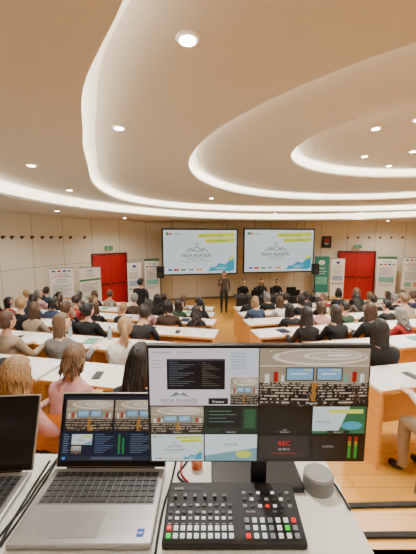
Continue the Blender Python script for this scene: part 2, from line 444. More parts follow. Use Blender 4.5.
b1=[('r',0,0,1,1,Wt)]+logos(.03)+[('t',.5,.13,.055,RD,'MLÁDEŽ','CENTER'),('r',.1,.145,.5,.157,RD),('r',.5,.145,.9,.157,G),('t',.5,.22,.05,K,'RADA','CENTER'),('t',.5,.27,.045,G,'MLÁDEŽE','CENTER')]+lines(.31,7)+[('r',.1,.54,.45,.64,(.45,.68,.58)),('r',.55,.54,.9,.64,(.82,.6,.5))]+lines(.68,3)+[('r',0,.95,1,1,G)]
b2=[('r',0,0,1,1,Wt),('p',[(.35,.08),(.43,.04),(.5,.065),(.57,.035),(.66,.08)],GY),('t',.5,.14,.05,K,'RADA','CENTER'),('t',.5,.19,.045,K,'MLÁDEŽE','CENTER'),('p',[(0,.25),(1,.22),(1,.26),(0,.29)],G)]+lines(.33,7)+[('r',.2,.58,.8,.70,(.65,.80,.76))]+logos(.75)+[('r',0,.96,1,1,T)]
b3=[('r',0,0,1,1,Wt),('e',.5,.09,.14,.035,BL),('t',.5,.19,.05,K,'FÓRUM','CENTER')]+lines(.22,6)+[('r',.12,.42,.88,.54,(.6,.70,.80))]+logos(.6)+[('r',0,.95,1,1,(.9,.75,.2))]
b4=[('r',0,0,1,1,T),('e',.5,.14,.22,.06,Wt),('t',.5,.30,.07,Wt,'KRAJ','CENTER'),('r',.15,.35,.85,.36,Wt),('r',.15,.40,.75,.41,Wt),('r',.1,.48,.9,.66,(.45,.72,.65)),('r',.0,.86,1,.96,Wt)]
b5=[('r',0,0,1,1,Wt),('r',.0,.0,1,.04,G),('t',.5,.12,.06,G,'MLADÍ','CENTER')]+logos(.15)+lines(.23,7)+[('r',.1,.45,.9,.57,(.45,.72,.68))]+lines(.61,3)+[('r',0,.95,1,1,G)]
banner(-4.70,9.55,R(26),1.85,.70,b1,'white roll-up banner with green and red print by the wall')
banner(-4.12,10.4,R(24),1.8,.70,b2,'white roll-up banner with green diagonal band by the red door')
banner(-2.95,11.95,R(20),1.85,.55,b3,'narrow white roll-up banner with blue circle beside the red door')
banner(-2.32,12.35,R(12),1.95,.6,b5,'white and green roll-up banner beside the projection screen')
banner(5.08,13.35,R(-3),2.0,.66,b4,'teal green roll-up banner beside the projection screen')
banner(5.78,13.3,R(-3),1.9,.6,b3,'white roll-up banner with yellow foot beside the red door')
banner(7.72,12.9,R(-14),2.0,.75,b5,'white and green roll-up banner beyond the red door')
banner(8.52,12.4,R(-20),2.0,.75,b1,'white roll-up banner with printed logos by the curved wall')
x=5.45; bm=bmesh.new(); box(bm,(0,0,0),(.42,.04,.52),0,.008)
e=obj('framed_poster',mesh(bm,'fp',[M_blackm]),loc=(x,wall_y(x)-.03,2.62),rot=(0,0,tang(x)),label='small dark framed poster with a red emblem on the wall',cat='poster')
canvas('poster_print',.36,.46,[('r',0,0,1,1,(.12,.13,.16)),('r',.2,.15,.8,.5,(.75,.12,.14)),('r',.2,.6,.8,.66,Wt),('r',.3,.72,.7,.76,Wt)],e,(0,-.022,0),lit=True,lay=.001)

# ---------------------------------------------------------------- lecture tables + chairs
TD=.44
def lecture_table(w):
    e=empty('lecture_table',cat='table',group='lecture hall tables',label='cream-topped lecture table with orange beech panels')
    bm=bmesh.new(); box(bm,(0,0,.735),(w,TD,.03),0,.004); obj('table_top',mesh(bm,'tt',[M_top]),e)
    bm=bmesh.new(); box(bm,(0,-TD/2-.005,.733),(w,.012,.036),0,.003); obj('edge_strip',mesh(bm,'es',[M_wood]),e)
    bm=bmesh.new(); box(bm,(0,TD/2-.03,.43),(w-.08,.02,.56),0,.003); obj('front_panel',mesh(bm,'fp',[M_wood]),e)
    for s in (-1,1):
        bm=bmesh.new(); box(bm,(s*(w/2-.03),.0,.36),(.03,TD-.03,.72),0,.004); obj('side_panel',mesh(bm,'sp',[M_wood]),e)
    bm=bmesh.new(); box(bm,(0,.08,.6),(w-.1,.2,.015),0,.003); obj('shelf',mesh(bm,'sh',[M_wood]),e)
    return e
T0=lecture_table(1.66); used=False
tables=[]
for k in range(NR):
    z=TZ[k]
    xs=[-.80-1.66*i for i in range(3)]
    xs+=[(2.35 if k==0 else 1.70)+1.66*i for i in range(5)]
    for x in xs:
        yt=rowy(k,x)+.61
        if x>0 and x-.8>.74*yt: continue
        if x<0 and x+.8<-.80*yt: continue
        if x+.95>wall_x(yt+.1,1)-.2 or x-.80<wall_x(yt+.25,-1)+.1: continue
        s=rowrz(x); cx=x-math.sin(s)*.61; cy=rowy(k,x)+math.cos(s)*.61
        if not used: T0.location=(cx,cy,z); T0.rotation_euler=(0,0,s); used=True
        else: clone(T0,(cx,cy,z),s)
        tables.append((k,x,cx,cy,z+.75,s))
def chair(wm,gm,lab,grp):
    e=empty('lecture_chair',cat='chair',group=grp,label=lab)
    bm=bmesh.new(); box(bm,(0,.02,.437),(.40,.38,.018),0,.006)
    for v in bm.verts:
        if v.co.y>.15: v.co.z-=.012
    obj('seat',mesh(bm,'se',[wm]),e)
    bm=bmesh.new()
    n=8
    g=[[bm.verts.new((( i/n*2-1)*.2,-.215+.03*(i/n*2-1)**2-.010*j,.58+.1*j)) for i in range(n+1)] for j in range(4)]
    for j in range(3):
        for i in range(n): bm.faces.new((g[j][i],g[j][i+1],g[j+1][i+1],g[j+1][i]))
    bmesh.ops.solidify(bm,geom=bm.faces[:],thickness=.014)
    obj('backrest',mesh(bm,'ba',[wm]),e)
    for sx in (-1,1):
        for sy in (-1,1):
            bm=bmesh.new()
            if sy<0: cyl(bm,(sx*.17,-.19,0),(sx*.17,-.19,.44),.011); cyl(bm,(sx*.17,-.19,.44),(sx*.17,-.205,.72),.011)
            else: cyl(bm,(sx*.17,.19,0),(sx*.17,.17,.43),.011)
            obj('leg',mesh(bm,'lg',[gm]),e)
    return e
C0=chair(M_wood,M_grey,'orange beech plywood chair with metal legs','lecture hall chairs'); cused=False
def put_chair(x,y,z,rz=0):
    global cused
    if not cused: C0.location=(x,y,z); C0.rotation_euler=(0,0,rz); cused=True
    else: clone(C0,(x,y,z),rz)

# ---------------------------------------------------------------- people
def skin(V,Ed,Rd,sub=2):
    me=bpy.data.meshes.new('s'); me.from_pydata(V,Ed,[])
    o=bpy.data.objects.new('s',me); COL.objects.link(o)
    m=o.modifiers.new('k','SKIN'); m.use_smooth_shade=True
    sd=me.skin_vertices[0].data
    for i,r in enumerate(Rd): sd[i].radius=(r if isinstance(r,tuple) else (r,r)); sd[i].use_root=(i==0)
    s=o.modifiers.new('u','SUBSURF'); s.levels=sub; s.render_levels=sub
    bpy.context.view_layer.update()
    out=bpy.data.meshes.new_from_object(o.evaluated_get(bpy.context.evaluated_depsgraph_get()))
    bpy.data.objects.remove(o); return out
def hand(bm,wr,dirv,side,up=Vector((0,0,1))):
    d=Vector(dirv).normalized(); s=d.cross(up).normalized()
    p=Vector(wr)+d*.045
    for i,(o,l) in enumerate(((-.03,.062),(-.01,.074),(.01,.07),(.03,.055))):
        a=p+s*o; pts=[a,a+d*l*.5+up*.006,a+d*l*.85-up*.006,a+d*l-up*.018]
        bm.from_mesh(skin([tuple(q) for q in pts],[(0,1),(1,2),(2,3)],[.0095,.009,.008,.006],1))
    a=Vector(wr)+d*.01-s*.02*side
    pts=[a,a-s*.035*side+d*.02,a-s*.045*side+d*.05]
    bm.from_mesh(skin([tuple(q) for q in pts],[(0,1),(1,2)],[.012,.010,.008],1))
    box(bm,(0,0,0),(.078,.09,.026),0,.01,Matrix.Translation(Vector(wr)+d*.01)@Matrix((( s.x,d.x,up.x,0),(s.y,d.y,up.y,0),(s.z,d.z,up.z,0),(0,0,0,1))))
    mark(bm,0)
def head(bm,M):
    dl(bm)
    vs=bmesh.ops.create_icosphere(bm,subdivisions=4,radius=1)['verts']
    for v in vs:
        n=v.co.copy(); x,y,z=n.x*.074,n.y*.094,n.z*.118
        if n.z<0:
            t=-n.z; x*=1-.32*t*t; 
            if n.y<0: y*=1-.35*t
            else: y*=1-.05*t
        if n.y>.5:
            y+=.016*math.exp(-((x/.011)**2))*math.exp(-(((z+.012)/.022)**2))
            y-=.007*math.exp(-(((abs(x)-.03)/.014)**2))*math.exp(-(((z-.012)/.012)**2))
            y+=.004*math.exp(-((x/.02)**2))*math.exp(-(((z+.05)/.008)**2))
        v.co=(x,y,z)
    bmesh.ops.transform(bm,matrix=M,verts=vs); mark(bm,0)
    for s in (-1,1):
        ball(bm,(s*.076,-.005,.0),(.010,.020,.032),0,2,M)
        ball(bm,(s*.03,.080,.012),(.013,.009,.008),4,2,M)
        ball(bm,(s*.03,.079,.03),(.016,.008,.003),5,1,M)
    ball(bm,(0,.086,-.051),(.024,.008,.006),6,2,M)
def seated(w=1.0,lean=0.0,turn=0,nod=0,arms=0,side=0,puff=1.0):
    V=[(0,0,.565),(side*.3,-.035,.72),(side*.7,-.02+lean*.4,.88),(side,lean*.8,1.0),(side,.012+lean,1.075),(side*1.05,.03+lean,1.15)]
    Rr=[(.15*w*puff,.11*puff),(.13*w*puff,.10*puff),(.145*w*puff,.108*puff),(.105*w,.08),(.05,.05),(.046,.05)]
    Ed=[(0,1),(1,2),(2,3),(3,4),(4,5)]
    hands=[]
    for s in (-1,1):
        b=len(V)
        if arms==0: wr=(s*.12,.40,.80)
        elif arms==1: wr=(s*.06,.36+.02*s,.80)
        elif arms==3 and s==1: wr=(s*.05,.16+lean,1.08)
        elif arms==3: wr=(s*.06,.36,.80)
        else: wr=(s*.12,.24,.62)
        el=(s*.21*w+side*.8,.14+lean*.5,.77) if not(arms==3 and s==1) else (s*.17,.30,.79)
        V+=[(s*.145*w+side,lean*.8,.98),(s*.205*w+side,.05+lean*.7,.86),el,((el[0]+wr[0])/2,(el[1]+wr[1])/2,(el[2]+wr[2])/2),wr]
        Rr+=[(.064*puff,.062*puff),(.05*puff,.047*puff),(.044*puff,.042*puff),.038*puff,.028]
        Ed+=[(3,b),(b,b+1),(b+1,b+2),(b+2,b+3),(b+3,b+4)]
        hands.append((wr,(-s*.1,1,0) if wr[2]<1 else (-.2,.1,1),s))
    for s in (-1,1):
        b=len(V)
        V+=[(s*.09,.03,.555),(s*.11,.24,.545),(s*.12,.42,.53),(s*.12,.42,.30),(s*.12,.40,.09),(s*.125,.45,.045),(s*.13,.55,.035)]
        Rr+=[.085,.08,.062,.052,.04,(.042,.04),(.036,.03)]
        Ed+=[(0,b)]+[(b+i,b+i+1) for i in range(6)]
    bm=bmesh.new(); bm.from_mesh(skin(V,Ed,Rr,2)); l=dl(bm)
    for f in bm.faces:
        c=f.calc_center_median(); mi=1
        if c.z<.085: mi=3
        elif (c.y>.09 and c.z<.63 and not (arms==2 and c.z>.6)) or c.z<.52: mi=2
        elif c.z>1.06 and abs(c.x-side)<.08 and c.y<.12+lean: mi=0
        for h in hands:
            if (c-Vector(h[0])).length<.045: mi=0
        f.material_index=mi; f[l]=1
    for wr_,d,s in hands:
        hand(bm,wr_,d,s,Vector((0,0,1)) if wr_[2]<1 else Vector((0,1,0)))
    hc=Matrix.Translation((side*1.05,.045+lean,1.225))@Matrix.Rotation(turn,4,'Z')@Matrix.Rotation(-nod,4,'X')
    head(bm,hc)
    return mesh(bm,'seated_body',SL,True),hc
def standing(pose=0):
    V=[(0,0,.97),(0,.01,1.12),(0,0,1.28),(0,-.01,1.41),(0,0,1.49),(0,.01,1.56)]
    Rr=[(.15,.105),(.135,.10),(.16,.115),(.11,.08),(.052,.052),(.048,.05)]
    Ed=[(0,1),(1,2),(2,3),(3,4),(4,5)]; hands=[]
    for s in (-1,1):
        b=len(V)
        if pose==1 and s==1:
            pts=[(s*.17,0,1.40),(s*.22,.05,1.25),(s*.24,.10,1.12),(s*.2,.2,1.22),(s*.13,.27,1.34)]; d=(-.2,.3,1)
        else:
            pts=[(s*.17,0,1.40),(s*.22,-.01,1.25),(s*.23,-.01,1.12),(s*.23,.04,.98),(s*.22,.09,.86)]; d=(0,.3,-1)
        V+=pts; Rr+=[.07,.052,.045,.038,.028]
        Ed+=[(3,b)]+[(b+i,b+i+1) for i in range(4)]
        hands.append((pts[-1],d,s,pts[-1]))
    for s in (-1,1):
        b=len(V); st=.02*s
        V+=[(s*.09,0,.92),(s*.1,.02+st*.6,.70),(s*.1,.03+st,.50),(s*.1,st*1.1,.28),(s*.1,-.01+st*1.4,.09),(s*.105,.03+st*1.4,.045),(s*.115,.14+st*1.4,.035)]
        Rr+=[.09,.078,.06,.054,.04,(.042,.04),(.036,.03)]
        Ed+=[(0,b)]+[(b+i,b+i+1) for i in range(6)]
    bm=bmesh.new(); bm.from_mesh(skin(V,Ed,Rr,2)); l=dl(bm)
    for f in bm.faces:
        c=f.calc_center_median(); mi=1
        if c.z<.085: mi=3
        elif c.z<.95 and abs(c.x)<.18: mi=2
        elif c.z>1.47 and abs(c.x)<.08: mi=0
        for h in hands:
            if (c-Vector(h[3])).length<.05: mi=0
        f.material_index=mi; f[l]=1
    for wr_,d,s,_ in hands:
        up=Vector((0,0,1)) if abs(Vector(d).normalized().z)<.5 else Vector((s,0,0))
        hand(bm,wr_,d,s,up)
    hc=Matrix.Translation((0,.02,1.635)); head(bm,hc)
    return mesh(bm,'standing_body',SL,True),hc
def hair(style):
    rr=random.Random(style)
    bm=bmesh.new(); bmesh.ops.create_icosphere(bm,subdivisions=5,radius=1)
    lng={'short':0,'long':.19,'wavy':.20,'bob':.04,'pony':0,'bun':0,'xlong':.27}[style]
    p1,p2,p3=rr.random()*6,rr.random()*6,rr.random()*6
    dele=[f for f in bm.faces if (lambda n:(n.y>.30 and n.z<.50) or (abs(n.x)>.5 and n.y>-.05 and n.z<.12 and lng==0) or (lng==0 and n.z<-.62) or (lng>0 and n.z<-.86))(f.calc_center_median().normalized())]
    bmesh.ops.delete(bm,geom=dele,context='FACES')
    wv=.05 if style=='wavy' else .015
    for v in bm.verts:
        n=v.co.copy(); a=math.atan2(n.x,n.y)
        part=-.006*math.exp(-(n.x/.08)**2) if n.z>.3 else 0
        k=1+.014*math.sin(a*29+n.z*4+p1)+.012*math.sin(a*47+1+n.z*6+p2)
        x,y,z=n.x*.084*k,n.y*.103*k-.006,n.z*.126+.006+part
        if lng>0 and n.z<.05:
            t=(.05-n.z)/.91; t=max(0,min(1,t)); h=max(.2,math.hypot(n.x,n.y))
            x=math.copysign(max(abs(x),abs(n.x/h)*.082),x)*(1+.18*math.sin(t*3)-.30*t*t)*(1+.08*math.sin(a*19+p3))
            y=min(.05,n.y/h*.097*(1+.06*math.sin(a*23)))*(1-.25*t)-.015*t
            x+=wv*.35*math.sin(t*14+a*3+p1)*t; y+=wv*.4*math.sin(t*17+a*5)*t
            z=.0-t*(lng+.09)+.045*math.sin(a*7+p1)*t+.018*math.sin(a*29)*t
            if y>-.02 and t>.4: z+=.06*(t-.4)
        elif lng==0 and n.z<-.2:
            x*=1+(.2+n.z)*.35; y*=1+(.2+n.z)*.3
        v.co=(x,y,z)
    if style=='pony':
        bm.from_mesh(skin([(0,-.10,.04),(0,-.135,.03),(0,-.15,-.05),(.01,-.14,-.14),(.015,-.12,-.22)],[(0,1),(1,2),(2,3),(3,4)],[.02,.024,.034,.03,.012],2))
    if style=='bun': ball(bm,(0,-.115,.05),(.045,.04,.045),0,3)
    for f in bm.faces: f.material_index=0
    return mesh(bm,'hair',[None],True)
skins=[mat('skin_light',(.84,.66,.55),.55,var=.04),mat('skin_warm',(.78,.58,.46),.55,var=.04)]
M_eye=mat('eye_dark',(.08,.06,.05),.2); M_brow=mat('brow_hair',(.2,.13,.08),.8); M_lip=mat('lip',(.70,.38,.35),.5); M_shoe=mat('shoe_black',(.06,.06,.06),.5)
def hairmat(name,c):
    m=mat(name,c,.40,var=.55,scale=12,bump=.6)
    nt=m.node_tree
    for n in nt.nodes:
        if n.type=='TEX_NOISE':
            mp=nt.nodes.new('ShaderNodeMapping'); mp.inputs['Scale'].default_value=(12,12,.8)
            l=n.inputs['Vector'].links[0].from_socket; nt.links.new(l,mp.inputs['Vector']); nt.links.new(mp.outputs['Vector'],n.inputs['Vector'])
    return m
HAIR={'black':hairmat('hair_black',(.08,.065,.06)),'dark brown':hairmat('hair_dark_brown',(.16,.10,.07)),'brown':hairmat('hair_brown',(.30,.20,.13)),'blonde':hairmat('hair_blonde',(.62,.50,.35)),'light brown':hairmat('hair_light_brown',(.44,.34,.24)),'grey':hairmat('hair_grey',(.5,.48,.46))}
CLO={n:mat('cloth_'+n.replace(' ','_'),c,.85,var=.15,scale=14,bump=.3) for n,c in {'black':(.06,.06,.07),'dark grey':(.14,.14,.16),'grey':(.44,.43,.42),'white':(.85,.84,.82),'beige':(.60,.53,.44),'navy':(.10,.12,.22),'pink':(.76,.56,.56),'red':(.6,.12,.12),'brown':(.26,.19,.14),'grey brown':(.34,.30,.27),'denim blue':(.20,.27,.38),'green':(.18,.28,.20)}.items()}
SL=[skins[0],CLO['black'],CLO['dark grey'],M_shoe,M_eye,M_brow,M_lip]
BODY=[seated(.92,.0,0,0,0),seated(1.0,.05,.45,.15,1,.04),seated(1.06,-.02,-.3,.0,0,-.04,1.08),seated(.95,.11,0,.45,1),seated(.98,.0,.7,.1,2,.05),seated(.94,.05,-.15,.1,3,.02),seated(1.02,.03,-.8,0,0,-.06,1.12)]
STAND=[standing(0),standing(1)]
HM_={k:hair(k) for k in('short','long','wavy','bob','pony','bun','xlong')}
HL={'short':'short','long':'long','wavy':'wavy','bob':'bobbed','pony':'ponytailed','bun':'tied-up','xlong':'very long'}
def person(x,y,z,b,style,hc,cc,tc='dark grey',rz=0,sc=.96,stand=None,lab=None,sk=None,grp='seated audience'):
    me,HC=(BODY[b] if stand is None else STAND[stand])
    e=empty('person',(x,y,z),rz,cat='person',label=lab or ('seated person with %s %s hair in %s top'%(HL[style],hc,cc)))
    if stand is None: e['group']=grp
    e.scale=(sc,sc,sc)
    o=obj('body',me,e)
    ms=[sk or random.choice(skins),CLO[cc],CLO[tc],M_shoe,M_eye,M_brow,M_lip]
    for i,m in enumerate(ms): o.material_slots[i].link='OBJECT'; o.material_slots[i].material=m
    h=obj('hair',HM_[style],e); q=random.uniform(.99,1.08); h.matrix_local=HC@Matrix.Diagonal((q,q,random.uniform(.96,1.06),1))
    h.material_slots[0].link='OBJECT'; h.material_slots[0].material=HAIR[hc]
    return e
occ=set()
def seat(k,x,b,style,hc,cc,tc='dark grey',rz=0,sc=.96,dy=0):
    y=rowy(k,x)+dy; r=rowrz(x)
    put_chair(x,y,TZ[k],r+rz*.5); occ.add((k,x))
    return person(x,y,TZ[k],b,style,hc,cc,tc,r+rz,sc)
def sx(k,px,dy=0):
    s=(px-208)/300/(.955 if k==0 else .975); x=s*2
    for _ in range(20): x=s*(rowy(k,x)+dy)
    return x
seat(0,sx(0,10,-.35),0,'wavy','blonde','pink',dy=-.35,sc=.95)
seat(0,sx(0,62,.0),3,'bob','light brown','pink',dy=.0,sc=.90)
seat(0,sx(0,130,-.1),3,'long','black','black',dy=-.1)
seat(0,sx(0,474,-.05),0,'long','light brown','white','beige',dy=-.05,sc=.93)
seat(1,sx(1,62,-.05),6,'wavy','light brown','grey',dy=-.05)
seat(1,sx(1,117,-.05),1,'pony','blonde','white',dy=-.05)
seat(1,sx(1,8,-.05),2,'short','brown','beige',dy=-.05)
seat(1,sx(1,386,-.1),2,'xlong','black','black',dy=-.1)
seat(2,sx(2,33,-.1),0,'long','brown','beige',dy=-.1)
seat(2,sx(2,90),2,'bun','black','black')
seat(2,sx(2,139),1,'short','dark brown','dark grey')
seat(2,sx(2,308),0,'xlong','black','black')
seat(2,sx(2,336),1,'long','dark brown','black')
seat(2,sx(2,62),5,'short','brown','black')
cl=['black']*10+['dark grey']*4+['navy']*2+['grey','white','beige','pink','red','brown','denim blue','green','grey brown']
hl=['black']*5+['dark brown']*6+['brown']*4+['light brown']*2+['blonde','grey']
sl=['long']*2+['wavy']*3+['short']*6+['bob']*2+['pony']*3+['bun']*2+['xlong']
PSX=-1.78
occ.add((5,PSX))
banks={}
for t in tables: banks.setdefault((t[0],t[1]<VC),[]).append(t)
for (k,left),ts in sorted(banks.items()):
    if k==0: continue
    a=min(t[1] for t in ts)-.78; b=max(t[1] for t in ts)+.78
    st=.49; n=int((b-a-.3)/st)
    for i in range(n+1):
        x=(b-.2-i*st) if left else (a+.2+i*st)
        if any(kk==k and abs(xx-x)<.42 for kk,xx in occ): continue
        if k==1 and -.55<x<1.45: continue
        pr={1:.75,2:.92,3:.95,4:.98,5:.98}[k]
        if k==2 and -.6<x<.4: pr=.5
        if k==3 and -.6<x<.4: pr=.75
        if abs(x)>.76*rowy(k,x): continue
        dy=random.uniform(-.05,.06)
        if random.random()<pr:
            seat(k,x+random.uniform(-.03,.03),random.randrange(7),random.choice(sl),random.choice(hl),random.choice(cl),random.choice(['dark grey','black','navy','denim blue']),random.uniform(-.25,.25),random.uniform(.86,.97),dy)
        else:
            put_chair(x,rowy(k,x)+.02,TZ[k],rowrz(x)+random.uniform(-.12,.12))
person(PSX,rowy(5,PSX)-.02,TZ[5],0,'short','black','black','black',R(-20),.93,stand=0,lab='person in black seen from behind standing between the rows')
PX,PY=.60,11.1
person(PX,PY,0,0,'short','dark brown','grey brown','dark grey',R(180),.9,stand=1,lab='presenter in grey-brown clothes standing with a microphone')
bm=bmesh.new(); cyl(bm,(0,0,0),(0,.02,.13),.011,.013,0,14); ball(bm,(0,.024,.15),(.024,.024,.026),0,2)
obj('microphone',mesh(bm,'mic',[M_black],True),loc=(PX-.088,PY-.257,1.235),label='black handheld microphone held by the standing presenter',cat='microphone')

bm=bmesh.new(); box(bm,(0,0,.001),(.21,.297,.002)); PM=mesh(bm,'paper',[M_paper])
bm=bmesh.new(); box(bm,(0,0,.006),(.16,.22,.012),0,.002); NMs=[mesh(bm,'notebook',[CLO['navy']])]
bm=bmesh.new(); box(bm,(0,0,.006),(.15,.21,.012),0,.002); NMs.append(mesh(bm,'notebook',[CLO['black']]))
bm=bmesh.new(); box(bm,(0,0,.006),(.15,.21,.012),0,.002); NMs.append(mesh(bm,'notebook',[mat('green_cover',(.35,.62,.5),.5)]))
bm=bmesh.new(); box(bm,(0,0,.004),(.075,.15,.008),0,.003); PHM=mesh(bm,'phone',[M_black])
bm=bmesh.new(); cyl(bm,(0,0,0),(0,0,.13),.03,.03,0,20); cyl(bm,(0,0,.13),(0,0,.165),.03,.012,0,20); cyl(bm,(0,0,.165),(0,0,.185),.013,.013,1,14)
BM_=mesh(bm,'bottle',[mat('clear_blue_plastic',(.62,.68,.70),.1),CLO['denim blue']])
def bag(c,lab):
    e=empty('handbag',cat='bag',group='bags on tables',label=lab)
    bm=bmesh.new(); box(bm,(0,0,.08),(.26,.13,.16),0,.04); 
    for v in bm.verts:
        if v.co.z>.1: v.co.y*=.7; v.co.x*=.92
    obj('bag_body',mesh(bm,'bb',[CLO[c]],True),e)
    tube('strap',[(-.09,0,.14),(-.08,0,.22),(0,0,.25),(.08,0,.22),(.09,0,.14)],.008,CLO[c],e)
    return e
BG=[bag('black','small soft black handbag on a lecture table'),bag('beige','small soft beige handbag on a lecture table')]; bu=[False,False]
for (k,xt,cx,cy,zt,s) in tables:
    if k>4: continue
    def at(u,v): return (cx+u*math.cos(s)-v*math.sin(s),cy+u*math.sin(s)+v*math.cos(s))
    for dx in (-.57,-.03,.5):
        if random.random()<.92:
            p=at(dx+random.uniform(-.03,.03),-.01); obj('paper_sheet',PM,loc=(*p,zt+.0005),rot=(0,0,s+random.uniform(-.25,.25)),label='white paper handout lying on a lecture table',cat='paper',group='handouts on tables')
        r=random.random()
        if r<.35:
            i=random.randrange(3)
            p=at(dx+.24,.02); obj('notebook',NMs[i],loc=(*p,zt+.0005),rot=(0,0,s+random.uniform(-.12,.2)),label='small %s notebook on a lecture table'%['dark blue','black','green'][i],cat='notebook',group='notebooks on tables')
        elif r<.6:
            p=at(dx+.22,-.04); obj('phone',PHM,loc=(*p,zt+.0005),rot=(0,0,s+random.uniform(-.4,.4)),label='black mobile phone lying on a lecture table',cat='phone',group='phones on tables')
        elif r<.8:
            p=at(dx+.22,.02); obj('paper_sheet',PM,loc=(*p,zt+.0005),rot=(0,0,s+random.uniform(-.25,.25)),label='white paper handout lying on a lecture table',cat='paper',group='handouts on tables')
        if random.random()<.10 and k>0:
            p=at(dx-.17,.15); obj('water_bottle',BM_,loc=(*p,zt),label='small clear water bottle standing on a lecture table',cat='bottle',group='water bottles on tables')
    if random.random()<.4 and 0<k<4:
        i=random.randrange(2); p=at(-.29,.14)
        if not bu[i]: BG[i].location=(*p,zt); BG[i].rotation_euler=(0,0,s); bu[i]=True
        else: clone(BG[i],(*p,zt),s)
for i in range(2):
    if not bu[i]:
        for c in list(BG[i].children): bpy.data.objects.remove(c)
        bpy.data.objects.remove(BG[i])

# front table with black cloth, chairs and gear
e=empty('panel_table',(2.35,10.6,0),R(4),label='long panel table draped in black cloth below the screens',cat='table')
bm=bmesh.new(); box(bm,(0,0,.74),(2.8,.7,.03),0,.006); obj('table_top',mesh(bm,'pt',[M_blackm]),e)
bm=bmesh.new(); n=60
g=[[bm.verts.new((-1.4+2.8*i/n,-.355+.012*math.sin(i*1.7)*(1-j),.02+.72*j)) for i in range(n+1)] for j in range(2)]
for i in range(n): bm.faces.new((g[0][i],g[0][i+1],g[1][i+1],g[1][i]))
obj('cloth_skirt',mesh(bm,'cs',[CLO['black']],True),e)
for sx_ in (-1,1):
    for sy in (-1,1):
        bm=bmesh.new(); cyl(bm,(sx_*1.3,sy*.28,0),(sx_*1.3,sy*.28,.73),.02); obj('leg',mesh(bm,'lg',[M_grey]),e)
C1=chair(CLO['black'],M_black,'black upholstered chair behind the panel table','black panel chairs')
C1.location=(1.35,11.35,0); C1.rotation_euler=(0,0,R(184))
for i in range(1,4): clone(C1,(1.35+.65*i,11.35+.045*i,0),R(184))
for i,(st,hc_,cc_) in enumerate((('short','dark brown','black'),('long','black','dark grey'),('short','black','black'))):
    person(1.35+.65*i,11.33+.045*i,0,(0,2,0)[i],st,hc_,cc_,'black',R(184),.93,grp='seated panel members')
bm=bmesh.new(); box(bm,(0,0,.008),(.34,.23,.016),0,.004); box(bm,(0,0,0),(.34,.012,.22),0,.004,Matrix.Translation((0,-.145,.12))@Matrix.Rotation(R(15),4,'X'))
LPm=mesh(bm,'panel_laptop',[M_blackm])
for x,dy in ((1.68,-.03),(3.1,.07)):
    obj('laptop',LPm,loc=(x,10.6+dy,.7555),rot=(0,0,R(4)),label='black laptop open on the panel table',cat='laptop',group='laptops on the panel table')

# ---------------------------------------------------------------- operator desk
DZ=2.07
e=empty('operator_desk',(-.455,.57,1.2),0,label='white laminate desk carrying the streaming equipment',cat='desk')
bm=bmesh.new(); box(bm,(0,0,.855),(1.69,.74,.03),0,.005); obj('desk_top',mesh(bm,'dt',[M_desk]),e)
for s in (-1,1):
    bm=bmesh.new(); box(bm,(s*.80,0,.42),(.03,.68,.84),0,.004); obj('side_panel',mesh(bm,'sp',[M_wood]),e)
bm=bmesh.new(); box(bm,(0,.33,.55),(1.56,.02,.55),0,.004); obj('front_panel',mesh(bm,'fp',[M_wood]),e)

# monitor
e=empty('computer_monitor',(.125,.70,DZ),0,label='wide black computer monitor showing a live multiview grid',cat='monitor')
W_,H_=.552,.312; zc=.316
bm=bmesh.new(); box(bm,(0,.012,zc),(W_,.022,H_),0,.004); box(bm,(0,.035,zc-.01),(W_*.6,.03,H_*.6),0,.012); obj('casing',mesh(bm,'mc',[M_black]),e)
def r_(a,b,c,d,co): return ('r',a,b,c,d,co)
it=[r_(0,0,1,1,(.03,.03,.04))]
it+=[r_(0,0,.498,.495,(.86,.83,.86))]
it+=[r_(.08,.09,.345,.355,(.05,.06,.09)),r_(.08,.09,.345,.108,(.22,.24,.30))]
for i in range(12): it.append(r_(.09,.120+i*.018,.13+.025*((i*7)%4),.124+i*.018,(.40,.46,.50)))
for i in range(12): it.append(r_(.24,.120+i*.018,.26+.02*((i*5)%4),.124+i*.018,(.40,.40,.38)))
it+=[r_(.02,.03,.10,.04,(.65,.65,.7)),r_(.13,.03,.19,.04,(.7,.7,.74)),r_(.01,.10,.06,.11,(.72,.7,.75)),r_(.01,.13,.05,.14,(.72,.7,.75)),r_(.01,.16,.06,.17,(.72,.7,.75)),r_(.36,.02,.49,.22,(.80,.83,.88))]
for i in range(6): it.append(r_(.37,.04+i*.025,.44+.015*((i*3)%3),.046+i*.025,(.55,.6,.65)))
it+=[('p',[(.09,.425),(.12,.375),(.14,.40),(.155,.38),(.185,.425),(.155,.405),(.125,.405)],(.45,.48,.52)),('t',.135,.467,.042,(.2,.22,.25),'RADA MLÁDEŽE','CENTER'),r_(.05,.475,.22,.48,(.75,.4,.35))]
it+=sub(hall(3,True),.37,.25,.496,.49)
it+=[r_(.27,.43,.36,.485,(.1,.1,.1)),('t',.315,.472,.03,(.95,.95,.95),'Preview','CENTER')]
it+=sub(hall(5),.502,.0,1,.495)
it+=[r_(.69,.455,.80,.488,(.1,.1,.1)),('t',.745,.481,.028,(.95,.95,.95),'Program','CENTER')]
def tile(c,r): return (.003+c*.25,.503+r*.25,.247+c*.25,.745+r*.25)
it+=sub(hall(8,True),*tile(0,0))
it+=sub([r_(0,0,1,1,(.08,.17,.13)),r_(.04,.06,.7,.8,(.05,.06,.08)),r_(.75,.1,.96,.8,(.12,.33,.2)),r_(.08,.15,.5,.18,(.3,.5,.4)),r_(.08,.28,.6,.31,(.3,.45,.4)),r_(.08,.41,.4,.44,(.3,.45,.4)),r_(.08,.54,.55,.57,(.3,.45,.4))],*tile(1,0))
it+=sub([r_(0,0,1,1,(.02,.02,.02)),('t',.5,.92,.12,(.6,.6,.6),'MP','CENTER')],*tile(2,0))
